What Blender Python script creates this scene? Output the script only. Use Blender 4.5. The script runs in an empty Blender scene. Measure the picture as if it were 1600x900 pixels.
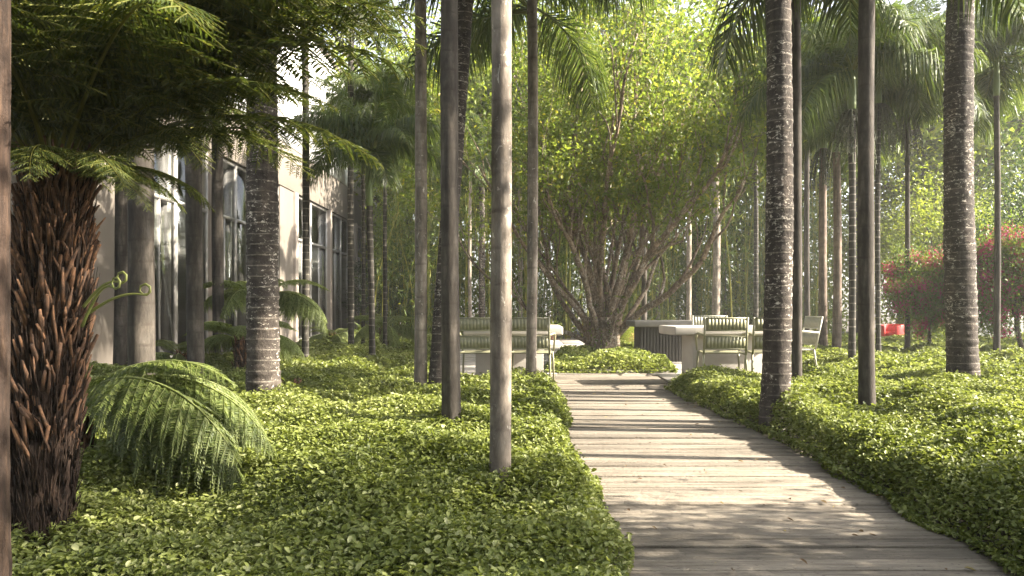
import bpy, math, random
import numpy as np
from mathutils import Vector, Matrix

PI = math.pi
rng = np.random.default_rng(11)
random.seed(5)
scene = bpy.context.scene
COL = scene.collection
F = 1150.0      # focal length in photo pixels; VX, VY = the vanishing point, eye one metre up
VX, VY, H = 817.0, 482.0, 1.0

def at(px, s):
    """ground point seen at photo column px where one metre spans s pixels"""
    return ((px - VX) / s, F / s)

def zat(py, s):
    return H + (VY - py) / s

# ------------------------------------------------------------------ mesh tools
def nrm(a):
    n = np.linalg.norm(a, axis=-1, keepdims=True)
    return a / np.maximum(n, 1e-9)

class MB:
    """collects vertices, faces and one random value per vertex, built as ONE mesh"""
    def __init__(self):
        self.V, self.R, self.F, self.n = [], [], [], 0
    def add(self, V, Fs, R=None):
        V = np.asarray(V, float).reshape(-1, 3)
        self.V.append(V)
        if R is None:
            R = np.full(len(V), 0.5)
        elif np.isscalar(R):
            R = np.full(len(V), R)
        self.R.append(np.asarray(R, float))
        for f in (Fs if isinstance(Fs, (list, tuple)) else [Fs]):
            f = np.asarray(f, int)
            if f.size:
                self.F.append(f + self.n)
        self.n += len(V)
    def box(self, lo, hi, R=0.5, rot=0.0, c=(0, 0)):
        x0, y0, z0 = lo; x1, y1, z1 = hi
        V = np.array([[x0,y0,z0],[x1,y0,z0],[x1,y1,z0],[x0,y1,z0],[x0,y0,z1],[x1,y0,z1],[x1,y1,z1],[x0,y1,z1]], float)
        if rot:
            ca, sa = math.cos(rot), math.sin(rot)
            d = V[:, :2] - np.array(c)
            V[:, 0] = c[0] + d[:, 0]*ca - d[:, 1]*sa
            V[:, 1] = c[1] + d[:, 0]*sa + d[:, 1]*ca
        self.add(V, np.array([[3,2,1,0],[4,5,6,7],[0,1,5,4],[1,2,6,5],[2,3,7,6],[3,0,4,7]]), R)
    def tube(self, P, rad, seg=8, R=0.5, cap=True, wob=None):
        P = np.asarray(P, float); n = len(P)
        rad = np.broadcast_to(np.asarray(rad, float), (n,))
        T = np.gradient(P, axis=0); T = nrm(T)
        ref = np.array([0., 0., 1.]) if abs(T[0][2]) < 0.9 else np.array([1., 0., 0.])
        u = nrm(np.cross(T[0], ref)); U = np.zeros_like(P)
        for i in range(n):
            u = u - T[i]*np.dot(u, T[i]); u = u/max(np.linalg.norm(u), 1e-9); U[i] = u
        W = np.cross(T, U)
        a = np.arange(seg)/seg*2*PI
        rr = rad[:, None]*np.ones((n, seg))
        if wob is not None:
            rr = rr*wob
        V = P[:, None, :] + rr[..., None]*(np.cos(a)[None, :, None]*U[:, None, :] + np.sin(a)[None, :, None]*W[:, None, :])
        i = np.arange(n-1)[:, None]*seg; j = np.arange(seg)[None, :]; k = (j+1) % seg
        Q = np.stack([i+j, i+k, i+seg+k, i+seg+j], -1).reshape(-1, 4)
        Fs = [Q]
        V = V.reshape(-1, 3)
        if cap:
            c0, c1 = n*seg, n*seg+1
            V = np.vstack([V, P[:1], P[-1:]])
            jj = np.arange(seg); kk = (jj+1) % seg
            Fs.append(np.stack([np.full(seg, c0), kk, jj], -1))
            Fs.append(np.stack([np.full(seg, c1), (n-1)*seg+jj, (n-1)*seg+kk], -1))
        if not np.isscalar(R):
            R = np.concatenate([np.repeat(np.asarray(R), seg), [0.5, 0.5]]) if cap else np.repeat(np.asarray(R), seg)
        self.add(V, Fs, R)
    def leaves(self, P, D, N, L, W, R, fold=0.25, six=False, bend=0.12):
        """many leaf blades: P base, D axis, N face normal"""
        P, D, N = np.asarray(P, float), nrm(np.asarray(D, float)), np.asarray(N, float)
        S = nrm(np.cross(D, N)); N = np.cross(S, D)
        n = len(P); L = np.broadcast_to(L, (n,))[:, None]; W = np.broadcast_to(W, (n,))[:, None]
        up = N*W*fold
        R = np.broadcast_to(R, (n,))
        b = np.arange(n)[:, None]
        if six:
            V = np.stack([P, P+D*L*.3+S*W*.45+up, P+D*L*.68+S*W*.42+up-N*L*bend*.4, P+D*L-N*L*bend,
                          P+D*L*.68-S*W*.42+up-N*L*bend*.4, P+D*L*.3-S*W*.45+up], 1)
            Q = np.concatenate([b*6+np.array([[0,1,2,3]]), b*6+np.array([[0,3,4,5]])])
            self.add(V.reshape(-1, 3), Q, np.repeat(R, 6))
        else:
            V = np.stack([P, P+D*L*.45+S*W*.5+up, P+D*L-N*L*bend, P+D*L*.45-S*W*.5+up], 1)
            T = np.concatenate([b*4+np.array([[0,1,2]]), b*4+np.array([[0,2,3]])])
            self.add(V.reshape(-1, 3), T, np.repeat(R, 4))
    def mesh(self, name, smooth=False):
        me = bpy.data.meshes.new(name)
        V = np.vstack(self.V).astype(np.float32)
        loops = np.concatenate([f.ravel() for f in self.F]).astype(np.int32)
        sizes = np.concatenate([np.full(len(f), f.shape[1]) for f in self.F]).astype(np.int32)
        starts = np.concatenate([[0], np.cumsum(sizes)[:-1]]).astype(np.int32)
        me.vertices.add(len(V)); me.vertices.foreach_set('co', V.ravel())
        me.loops.add(len(loops)); me.loops.foreach_set('vertex_index', loops)
        me.polygons.add(len(sizes)); me.polygons.foreach_set('loop_start', starts)
        at_ = me.attributes.new('rnd', 'FLOAT', 'POINT')
        at_.data.foreach_set('value', np.concatenate(self.R).astype(np.float32))
        me.update(calc_edges=True)
        if smooth:
            me.polygons.foreach_set('use_smooth', np.ones(len(sizes), bool))
        me.validate()
        return me
    def build(self, name, mat, parent=None, smooth=False, loc=None):
        me = self.mesh(name, smooth); me.materials.append(mat)
        return link(name, me, parent, loc)

def link(name, me, parent=None, loc=None, rot=None, scale=None):
    o = bpy.data.objects.new(name, me); COL.objects.link(o)
    if parent is not None: o.parent = parent
    if loc is not None: o.location = loc
    if rot is not None: o.rotation_euler = rot
    if scale is not None: o.scale = (scale,)*3 if np.isscalar(scale) else scale
    return o

def tag(o, label=None, cat=None, group=None, kind=None):
    if label: o['label'] = label
    if cat: o['category'] = cat
    if group: o['group'] = group
    if kind: o['kind'] = kind
    return o

def empty(name, loc, rz=0.0, label=None, cat=None, group=None):
    o = bpy.data.objects.new(name, None); COL.objects.link(o)
    o.location = loc; o.rotation_euler = (0, 0, rz); o.empty_display_size = .2
    return tag(o, label, cat, group)

def bevel(o, w, seg=2):
    m = o.modifiers.new('bevel', 'BEVEL'); m.width = w; m.segments = seg; m.limit_method = 'ANGLE'
    return o

# ------------------------------------------------------------------ materials
def newmat(name):
    m = bpy.data.materials.new(name); m.use_nodes = True
    nt = m.node_tree
    return m, nt, nt.nodes['Principled BSDF'], nt.nodes['Material Output']

def N(nt, kind, **kw):
    n = nt.nodes.new(kind)
    for k, v in kw.items():
        if k.startswith('i_'):
            n.inputs[k[2:]].default_value = v
        else:
            setattr(n, k, v)
    return n

def ramp(nt, fac, stops, interp='LINEAR'):
    r = nt.nodes.new('ShaderNodeValToRGB'); r.color_ramp.interpolation = interp
    el = r.color_ramp.elements
    while len(el) < len(stops): el.new(.5)
    for e, (p, c) in zip(el, stops):
        e.position = p
        e.color = (c, c, c, 1) if np.isscalar(c) else (*c, 1)
    nt.links.new(fac, r.inputs[0])
    return r.outputs[0]

def coords(nt, scale, kind='Object'):
    tc = nt.nodes.new('ShaderNodeTexCoord'); mp = nt.nodes.new('ShaderNodeMapping')
    mp.inputs['Scale'].default_value = scale
    nt.links.new(tc.outputs[kind], mp.inputs[0])
    return mp.outputs[0]

def noise(nt, vec, scale=1.0, detail=5.0, rough=.6, dist=0.0):
    n = N(nt, 'ShaderNodeTexNoise', i_Scale=scale, i_Detail=detail, i_Roughness=rough, i_Distortion=dist)
    nt.links.new(vec, n.inputs['Vector'])
    return n.outputs['Fac']

def mixc(nt, fac, a, b, mode='MIX'):
    m = nt.nodes.new('ShaderNodeMix'); m.data_type = 'RGBA'; m.blend_type = mode
    for sock, v in ((m.inputs[0], fac), (m.inputs[6], a), (m.inputs[7], b)):
        if hasattr(v, 'is_output'): nt.links.new(v, sock)
        elif np.isscalar(v): sock.default_value = v
        else: sock.default_value = (*v, 1)
    return m.outputs[2]

def bump(nt, bsdf, height, strength=.5, dist=.02):
    b = N(nt, 'ShaderNodeBump', i_Strength=strength, i_Distance=dist)
    nt.links.new(height, b.inputs['Height']); nt.links.new(b.outputs[0], bsdf.inputs['Normal'])

def leaf_mat(name, stops, trans=.35, rough=.45, tcol=1.25, spec=.35):
    m, nt, b, out = newmat(name)
    a = N(nt, 'ShaderNodeAttribute', attribute_name='rnd')
    oi = nt.nodes.new('ShaderNodeObjectInfo')
    col = ramp(nt, a.outputs['Fac'], stops)
    hs = N(nt, 'ShaderNodeHueSaturation')
    mr = N(nt, 'ShaderNodeMapRange'); mr.inputs['To Min'].default_value = .8; mr.inputs['To Max'].default_value = 1.2
    nt.links.new(oi.outputs['Random'], mr.inputs['Value'])
    nt.links.new(mr.outputs[0], hs.inputs['Value']); nt.links.new(col, hs.inputs['Color'])
    col = hs.outputs[0]
    nt.links.new(col, b.inputs['Base Color'])
    b.inputs['Roughness'].default_value = rough; b.inputs['Specular IOR Level'].default_value = spec
    tr = nt.nodes.new('ShaderNodeBsdfTranslucent')
    tc = mixc(nt, 1.0, col, (tcol, tcol*1.02, tcol*.55), 'MULTIPLY')
    nt.links.new(tc, tr.inputs['Color'])
    mx = N(nt, 'ShaderNodeMixShader', i_Fac=trans)
    nt.links.new(b.outputs[0], mx.inputs[1]); nt.links.new(tr.outputs[0], mx.inputs[2])
    nt.links.new(mx.outputs[0], out.inputs['Surface'])
    return m

def bark_mat(name, dark, mid, pale, ring=0.0, ring_cols=None, lichen=.0, streak=(14, 14, 3), bumpz=.6, lscale=(16, 16, 34), ring_noise=.35, ringw=.12):
    m, nt, b, out = newmat(name)
    v = coords(nt, streak)
    n1 = noise(nt, v, 1.0, 7, .65)
    col = ramp(nt, n1, [(.3, dark), (.52, mid), (.72, pale)])
    h = n1
    if ring:
        tc = nt.nodes.new('ShaderNodeTexCoord'); sx = nt.nodes.new('ShaderNodeSeparateXYZ')
        nt.links.new(tc.outputs['Object'], sx.inputs[0])
        nn = noise(nt, coords(nt, (5, 5, 4)), 1, 3, .5)
        ma = N(nt, 'ShaderNodeMath', operation='MULTIPLY_ADD'); ma.inputs[1].default_value = ring_noise*ring; nt.links.new(nn, ma.inputs[0]); nt.links.new(sx.outputs[2], ma.inputs[2])
        dv = N(nt, 'ShaderNodeMath', operation='DIVIDE'); dv.inputs[1].default_value = ring; nt.links.new(ma.outputs[0], dv.inputs[0])
        fr = N(nt, 'ShaderNodeMath', operation='FRACT'); nt.links.new(dv.outputs[0], fr.inputs[0])
        rf = ramp(nt, fr.outputs[0], [(.0, 1), (.06, .9), (.06+ringw, 0), (.96, 0), (1, 1)])
        brk = ramp(nt, noise(nt, coords(nt, (11, 11, 22)), 1, 6, .75), [(.40, 0), (.66, 1)])
        mm = N(nt, 'ShaderNodeMath', operation='MULTIPLY'); nt.links.new(rf, mm.inputs[0]); nt.links.new(brk, mm.inputs[1])
        col = mixc(nt, mm.outputs[0], col, ring_cols)
    if lichen:
        ln = noise(nt, coords(nt, lscale), 1, 6, .75, .5)
        l2 = noise(nt, coords(nt, (3.5, 3.5, 2.0)), 1, 3, .6)
        sm_ = N(nt, 'ShaderNodeMath', operation='MULTIPLY_ADD'); sm_.inputs[1].default_value = .35; nt.links.new(l2, sm_.inputs[0]); nt.links.new(ln, sm_.inputs[2])
        lf = ramp(nt, sm_.outputs[0], [(.79-lichen*.06, 0), (.84-lichen*.06, 1)])
        col = mixc(nt, lf, col, (.50, .47, .42))
    big = noise(nt, coords(nt, (5, 5, 2.6)), 1, 6, .65, .8)
    col = mixc(nt, .9, col, ramp(nt, big, [(.32, (.50, .48, .46)), (.5, (.95, .93, .90)), (.68, (1.45, 1.36, 1.26))]), 'MULTIPLY')
    wet = noise(nt, coords(nt, (9, 9, .8)), 1, 4, .6)
    col = mixc(nt, .8, col, ramp(nt, wet, [(.36, .5), (.5, 1.05)]), 'MULTIPLY')
    nt.links.new(col, b.inputs['Base Color'])
    b.inputs['Roughness'].default_value = .88; b.inputs['Specular IOR Level'].default_value = .2
    fine = noise(nt, coords(nt, (60, 60, 25)), 1, 6, .7)
    ad = N(nt, 'ShaderNodeMath', operation='ADD'); nt.links.new(h, ad.inputs[0]); nt.links.new(fine, ad.inputs[1])
    bump(nt, b, ad.outputs[0], bumpz, .012)
    return m

def plain_mat(name, c1, c2, scale=(6, 6, 6), rough=.7, bmp=.2, detail=6, metallic=0.0, rndmix=0.0, fine=60):
    m, nt, b, out = newmat(name)
    n1 = noise(nt, coords(nt, scale), 1, detail, .62)
    col = ramp(nt, n1, [(.3, c1), (.7, c2)])
    if rndmix:
        a = N(nt, 'ShaderNodeAttribute', attribute_name='rnd')
        col = mixc(nt, rndmix, col, ramp(nt, a.outputs['Fac'], [(0, .45), (1, 1.5)]), 'MULTIPLY')
    nt.links.new(col, b.inputs['Base Color'])
    b.inputs['Roughness'].default_value = rough; b.inputs['Metallic'].default_value = metallic
    if bmp:
        bump(nt, b, noise(nt, coords(nt, (fine,)*3), 1, 6, .7), bmp, .01)
    return m

M = {}
M['cover'] = leaf_mat('ground_cover_leaf', [(0, (.060, .080, .018)), (.45, (.155, .185, .045)), (.8, (.265, .295, .10)), (1, (.42, .43, .22))], .38, .5, spec=.35)
M['palm'] = leaf_mat('palm_leaflet', [(0, (.035, .058, .016)), (.5, (.070, .10, .028)), (1, (.16, .175, .055))], .42, .4)
M['fern'] = leaf_mat('fern_leaf', [(0, (.026, .040, .011)), (.5, (.060, .082, .019)), (1, (.165, .16, .032))], .38, .5)
M['fern_bright'] = leaf_mat('young_fern_leaf', [(0, (.05, .078, .02)), (.5, (.11, .145, .036)), (1, (.22, .25, .09))], .4, .5)
M['tree'] = leaf_mat('vase_tree_leaf', [(0, (.05, .085, .018)), (.5, (.125, .175, .036)), (.9, (.24, .27, .06)), (1, (.42, .37, .07))], .55, .4)
M['broad'] = leaf_mat('broad_leaf', [(0, (.05, .085, .016)), (.5, (.115, .165, .032)), (1, (.23, .25, .06))], .45, .45)
M['broad_yellow'] = leaf_mat('yellow_green_leaf', [(0, (.09, .13, .02)), (.5, (.18, .22, .035)), (1, (.32, .32, .06))], .45, .45)
M['dark_leaf'] = leaf_mat('dark_leaf', [(0, (.018, .045, .012)), (.6, (.045, .085, .02)), (1, (.10, .13, .03))], .25, .4)
M['bamboo'] = leaf_mat('bamboo_leaf', [(0, (.05, .085, .018)), (.5, (.115, .16, .034)), (1, (.28, .26, .06))], .45, .5)
M['bract'] = leaf_mat('magenta_bract', [(0, (.26, .018, .09)), (.6, (.42, .035, .17)), (1, (.52, .10, .20))], .35, .6, 1.0)
M['royal'] = bark_mat('rough_palm_bark', (.024, .020, .018), (.052, .044, .039), (.10, .087, .076), .085, (.27, .245, .215), .55, (10, 10, 14), .9, (26, 26, 44), ringw=.07)
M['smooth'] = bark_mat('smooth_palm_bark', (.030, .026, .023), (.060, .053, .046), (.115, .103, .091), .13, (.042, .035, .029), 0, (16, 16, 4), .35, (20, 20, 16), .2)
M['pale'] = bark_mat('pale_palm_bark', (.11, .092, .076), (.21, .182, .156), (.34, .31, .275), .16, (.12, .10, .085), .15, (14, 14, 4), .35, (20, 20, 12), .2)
M['ringed'] = bark_mat('ringed_palm_bark', (.024, .023, .02), (.046, .043, .037), (.08, .073, .064), .12, (.30, .28, .245), .0, (14, 14, 6), .4, ring_noise=.12)
M['tan_ring'] = bark_mat('tan_ringed_bark', (.11, .086, .069), (.165, .13, .107), (.225, .186, .155), .14, (.12, .09, .075), .0, (14, 14, 6), .4, ring_noise=.15)
M['vase_bark'] = bark_mat('vase_tree_bark', (.09, .068, .05), (.23, .18, .135), (.38, .31, .245), 0, None, .9, (22, 22, 14), 1.0, (34, 34, 26))
M['twig'] = bark_mat('branch_bark', (.04, .032, .026), (.08, .064, .053), (.13, .108, .09), 0, None, .3, (18, 18, 8), .5)
M['fernbark'] = bark_mat('fibrous_fern_bark', (.018, .013, .011), (.045, .030, .023), (.09, .058, .04), 0, None, 0, (50, 50, 8), 1.0)
M['shaft'] = plain_mat('green_crownshaft', (.11, .17, .055), (.20, .25, .10), (8, 8, 3), .45, .08)
M['rachis'] = plain_mat('frond_stalk', (.13, .16, .04), (.24, .24, .07), (8, 8, 8), .5, .05)
M['stub'] = plain_mat('cut_frond_stub', (.026, .015, .010), (.20, .098, .046), (30, 30, 30), .85, .6, rndmix=1.0)
M['fruit'] = plain_mat('fruit_strand', (.035, .045, .022), (.08, .085, .035), (20, 20, 20), .7, .1)
M['soil'] = plain_mat('dark_soil', (.022, .017, .012), (.06, .045, .032), (3, 3, 3), .95, .6)
M['concrete'] = plain_mat('pale_stone', (.30, .275, .245), (.40, .37, .335), (3, 3, 3), .75, .15, fine=90)
M['shade_stone'] = plain_mat('shaded_stone', (.12, .112, .10), (.17, .16, .145), (4, 4, 4), .8, .25)  # stone darkened to carry the shade on the rear tabletop
M['paving'] = plain_mat('plaza_paving', (.22, .20, .178), (.31, .285, .255), (2, 2, 2), .85, .3, rndmix=.18)
M['plank'] = None
M['dry'] = leaf_mat('dry_leaf', [(0, (.06, .035, .018)), (.6, (.16, .10, .05)), (1, (.30, .24, .10))], .1, .8)
M['slat'] = plain_mat('dark_slatted_timber', (.032, .029, .025), (.06, .054, .046), (20, 20, 2), .75, .3)
M['chair'] = plain_mat('olive_green_enamel', (.20, .195, .12), (.235, .225, .14), (3, 3, 3), .45, .0)
M['chair_pale'] = plain_mat('pale_grey_green_enamel', (.28, .28, .22), (.32, .315, .25), (3, 3, 3), .45, .0)
M['terra'] = plain_mat('terracotta', (.30, .14, .085), (.42, .22, .14), (7, 7, 7), .85, .2)
M['red'] = plain_mat('red_lacquer', (.48, .030, .032), (.56, .05, .045), (4, 4, 4), .5, .05)
M['beige'] = plain_mat('shaded_beige_render', (.105, .090, .076), (.14, .12, .101), (1.2, 1.2, .5), .85, .15, fine=40)  # beige darkened so the sunlit facade reads as shaded
M['pier'] = plain_mat('pink_beige_pier', (.22, .187, .16), (.27, .23, .20), (1.5, 1.5, .6), .8, .1)
M['metal'] = plain_mat('grey_window_metal', (.22, .21, .20), (.30, .29, .28), (5, 5, 5), .45, .0, metallic=.3)
M['whitewall'] = plain_mat('white_board_wall', (.55, .54, .51), (.68, .67, .64), (3, 3, 10), .7, .1)
M['inner'] = plain_mat('interior_plaster', (.42, .33, .24), (.50, .40, .30), (2, 2, 2), .8, .0)
M['grass'] = leaf_mat('grass_blade', [(0, (.06, .10, .02)), (.5, (.13, .18, .035)), (1, (.25, .27, .08))], .35, .5)

# weathered planks of the path
m, nt, b, out = newmat('weathered_plank')
a = N(nt, 'ShaderNodeAttribute', attribute_name='rnd')
g = noise(nt, coords(nt, (2.2, 28, 20)), 1, 8, .72, .4)
c = ramp(nt, g, [(.25, (.062, .050, .038)), (.46, (.178, .150, .116)), (.70, (.305, .265, .212))])
c = mixc(nt, .8, c, ramp(nt, a.outputs['Fac'], [(0, .6), (1, 1.2)]), 'MULTIPLY')
big = noise(nt, coords(nt, (1.1, 1.6, 1)), 1, 5, .65)
c = mixc(nt, .8, c, ramp(nt, big, [(.3, .62), (.7, 1.2)]), 'MULTIPLY')
sp = noise(nt, coords(nt, (38, 60, 40)), 1, 4, .6)
c = mixc(nt, ramp(nt, sp, [(.30, .75), (.40, 0)]), c, (.07, .055, .042))
nt.links.new(c, b.inputs['Base Color']); b.inputs['Roughness'].default_value = .9
ad = N(nt, 'ShaderNodeMath', operation='ADD'); nt.links.new(g, ad.inputs[0]); nt.links.new(sp, ad.inputs[1])
bump(nt, b, ad.outputs[0], .9, .012)
M['plank'] = m

# window glass: half mirror, half see-through
m, nt, b, out = newmat('window_glass')
gl = N(nt, 'ShaderNodeBsdfGlossy', i_Roughness=.015); gl.inputs['Color'].default_value = (.86, .88, .88, 1)
tr = nt.nodes.new('ShaderNodeBsdfTransparent'); tr.inputs['Color'].default_value = (.93, .94, .92, 1)
lw = N(nt, 'ShaderNodeFresnel', i_IOR=1.7)
mx = nt.nodes.new('ShaderNodeMixShader')
nt.links.new(lw.outputs[0], mx.inputs[0]); nt.links.new(tr.outputs[0], mx.inputs[1]); nt.links.new(gl.outputs[0], mx.inputs[2])
nt.links.new(mx.outputs[0], out.inputs['Surface'])
M['glass'] = m

# perforated pale metal screen of the upper storey
m, nt, b, out = newmat('perforated_metal_screen')
vo = N(nt, 'ShaderNodeTexVoronoi', i_Scale=1.0); vo.inputs['Randomness'].default_value = .35
nt.links.new(coords(nt, (11, 11, 11)), vo.inputs['Vector'])
c = ramp(nt, vo.outputs['Distance'], [(.27, (.30, .31, .33)), (.36, (.78, .79, .81))])
c = mixc(nt, .5, c, ramp(nt, noise(nt, coords(nt, (.7, .7, .7)), 1, 4, .6), [(.3, .75), (.7, 1.15)]), 'MULTIPLY')
nt.links.new(c, b.inputs['Base Color']); b.inputs['Roughness'].default_value = .5; b.inputs['Metallic'].default_value = .15
M['screen'] = m

# ------------------------------------------------------------------ setting
def ground():
    mb = MB()
    mb.add([[-150, -60, 0], [150, -60, 0], [150, 200, 0], [-150, 200, 0]], np.array([[0, 1, 2, 3]]))
    tag(mb.build('ground', M['soil']), kind='structure')
    # plank path
    mb = MB(); y = .2; r = np.random.default_rng(4)
    while y < 10.86:
        w = r.uniform(.085, .155)
        z = .03 + r.uniform(-.006, .006)
        e0, e1 = r.uniform(-.03, .02), r.uniform(-.02, .03)
        mb.box((.18+e0, y, .004), (1.90+e1, y+w-.008, z), r.uniform(0, 1), r.uniform(-.004, .004), (1.1, y))
        y += w
    o = mb.build('path', M['plank']); tag(o, kind='structure'); bevel(o, .005, 2)
    # plaza of broad paving slabs
    mb = MB()
    y = 8.97
    rows = []
    while y < 22.5:
        w = .62
        x = -1.95 if y < 20 else -2.6
        xe = 4.55 if y < 13 else 3.9
        while x < xe - .05:
            l = min(1.24, xe-x)
            if y < 10.75:      # the plank path runs on through the front of the plaza
                if .10 <= x < 1.96: x = 1.97; continue
                if x < .10: l = min(l, .14-x)
            mb.box((x, y, .004), (x+l-.012, y+w-.012, .026+r.uniform(-.002, .002)), r.uniform(0, 1))
            x += l
        y += w
    o = mb.build('plaza_paving', M['paving']); tag(o, kind='structure'); bevel(o, .004, 1)
    # terrace strip at the foot of the building
    mb = MB()
    for i in range(20):
        mb.box((-6.5, 6+i*1.5, .004), (-5.55, 6+i*1.5+1.488, .05), r.uniform(0, 1))
    tag(mb.build('terrace_paving', M['paving']), kind='structure')

# ------------------------------------------------------------------ ground cover
def poly_dist(P, poly):
    poly = np.asarray(poly, float); n = len(poly)
    inside = np.zeros(len(P), bool); dist = np.full(len(P), 1e9)
    for i in range(n):
        a, b = poly[i], poly[(i+1) % n]
        c = ((a[1] > P[:, 1]) != (b[1] > P[:, 1]))
        with np.errstate(divide='ignore', invalid='ignore'):
            xi = (b[0]-a[0])*(P[:, 1]-a[1])/(b[1]-a[1]+1e-12)+a[0]
        inside ^= c & (P[:, 0] < xi)
        ab = b-a; t = np.clip(((P-a)@ab)/(ab@ab), 0, 1)
        dist = np.minimum(dist, np.linalg.norm(P-(a+t[:, None]*ab), axis=1))
    return inside, dist

def lumps(P, k, seed):
    r = np.random.default_rng(seed); out = np.zeros(len(P))
    for i in range(9):
        a = r.uniform(0, 2*PI); f = k*r.uniform(.6, 2.0)
        out += np.sin(f*(P[:, 0]*math.cos(a)+P[:, 1]*math.sin(a))+r.uniform(0, 6.3))
    return out/9*1.6

def cover_height(P, dist, base=.25, edge=.22):
    e = np.clip(dist/edge, 0, 1); e = np.sqrt(np.clip(e*(2-e), 0, 1))
    base = base*np.interp(P[:, 1], [9, 15], [1, .6])
    base = base*np.where(P[:, 0] < .5, np.interp(P[:, 1]+.25*np.clip(P[:, 0]+1, -1, 2), [2.7, 3.3], [.62, 1]), 1)
    return (base + .05*lumps(P, 2.2, 3) + .11*lumps(P, 5.5, 8))*(.28+.72*e)

def ground_cover(poly, label, seed, base=.25, holes=()):
    r = np.random.default_rng(seed); mb = MB()
    poly = np.asarray(poly, float)
    lo, hi = poly.min(0), poly.max(0)
    #        y0    y1   leaf   LAI  six
    bands = [(1.2, 3.4, .020, 3.1, True), (3.4, 5.5, .023, 3.0, True), (5.5, 9, .031, 2.8, False), (9, 14, .048, 2.5, False), (14, 40, .085, 2.3, False)]
    for y0, y1, L, lai, six in bands:
        a, b_ = max(y0, lo[1]-.1), min(y1, hi[1]+.1)
        if b_ <= a: continue
        X0, X1 = lo[0]-.1, hi[0]+.1
        X0, X1 = max(X0, -.72*b_-1.3), min(X1, .70*b_+1.3)
        if X1 <= X0: continue
        area = (b_-a)*(X1-X0)
        n = int(area*lai/(L*L*.36))
        P = np.stack([r.uniform(X0, X1, n), r.uniform(a, b_, n)], 1)
        P = P[(P[:, 0] > -.72*P[:, 1]-1.3) & (P[:, 0] < .70*P[:, 1]+1.3)]
        J = np.stack([lumps(P, 7, 41), lumps(P, 7, 42)], 1)*.05
        ins, d = poly_dist(P+J, poly)
        keep = ins | (d < .05); P, d, ins = P[keep], d[keep], ins[keep]
        for hx, hy, hr in holes:
            k = np.hypot(P[:, 0]-hx, P[:, 1]-hy) > hr; P, d, ins = P[k], d[k], ins[k]
        n = len(P)
        if n == 0: continue
        h = cover_height(P, np.where(ins, d, 0), base)
        # shoots stick out here and there
        u = r.uniform(0, 1, n)
        z = h*np.where(u < .74, r.uniform(.80, 1.10, n), r.uniform(.25, .85, n)) + (r.uniform(0, 1, n) > .96)*r.uniform(0, .05, n)
        az = r.uniform(0, 2*PI, n); el = np.radians(r.normal(16, 26, n))
        D = np.stack([np.cos(az)*np.cos(el), np.sin(az)*np.cos(el), np.sin(el)], 1)
        Nn = np.stack([r.normal(0, .38, n), r.normal(0, .38, n), np.ones(n)], 1)
        sc = r.uniform(.55, 1.5, n)
        patch = lumps(P, 2.5, 21)*.2+lumps(P, 12, 22)*.12
        R = np.clip(r.normal(.46, .2, n)+patch+(u < .74)*.05, 0, 1)
        LL = L*sc*1.15
        mb.leaves(np.column_stack([P, z]) - D*LL[:, None]*.5, D, Nn, LL, LL*r.uniform(.48, .68, n), R, .22, six, .14)
    o = mb.build('ground_cover', M['cover'])
    return tag(o, label, 'ground cover', None, 'stuff')

# ------------------------------------------------------------------ trunks and palms
def trunk_mb(h, r0, r1, flare=.25, ring=.1, amp=.02, lean=(0, 0), seg=16, step=.04, seed=0, rough=.0, bow=0.0):
    r = np.random.default_rng(seed)
    n = max(6, int(h/step)); t = np.linspace(0, 1, n); z = t*h
    P = np.stack([lean[0]*t + bow*np.sin(t*PI), lean[1]*t, z-.02], 1)
    rad = r0 + (r1-r0)*t + r0*flare*np.exp(-z/.22)
    ph = (z/ring + .15*np.sin(z*2.1+seed)) % 1
    rad = rad*(1+amp*np.exp(-((ph-.06)/.10)**2) - amp*.4*ph) * (1+.018*np.sin(z*3.3+seed)+.012*np.sin(z*8.1))
    wob = 1 + .02*np.sin(np.arange(seg)/seg*4*PI+seed)[None, :]*np.ones((n, 1))
    if rough:
        g = r.normal(0, rough, (n, seg)); g = (g+np.roll(g, 1, 1)+np.roll(g, 1, 0))/1.8
        wob = wob + g
    mb = MB(); mb.tube(P, rad, seg, .5, True, wob)
    return mb

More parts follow.
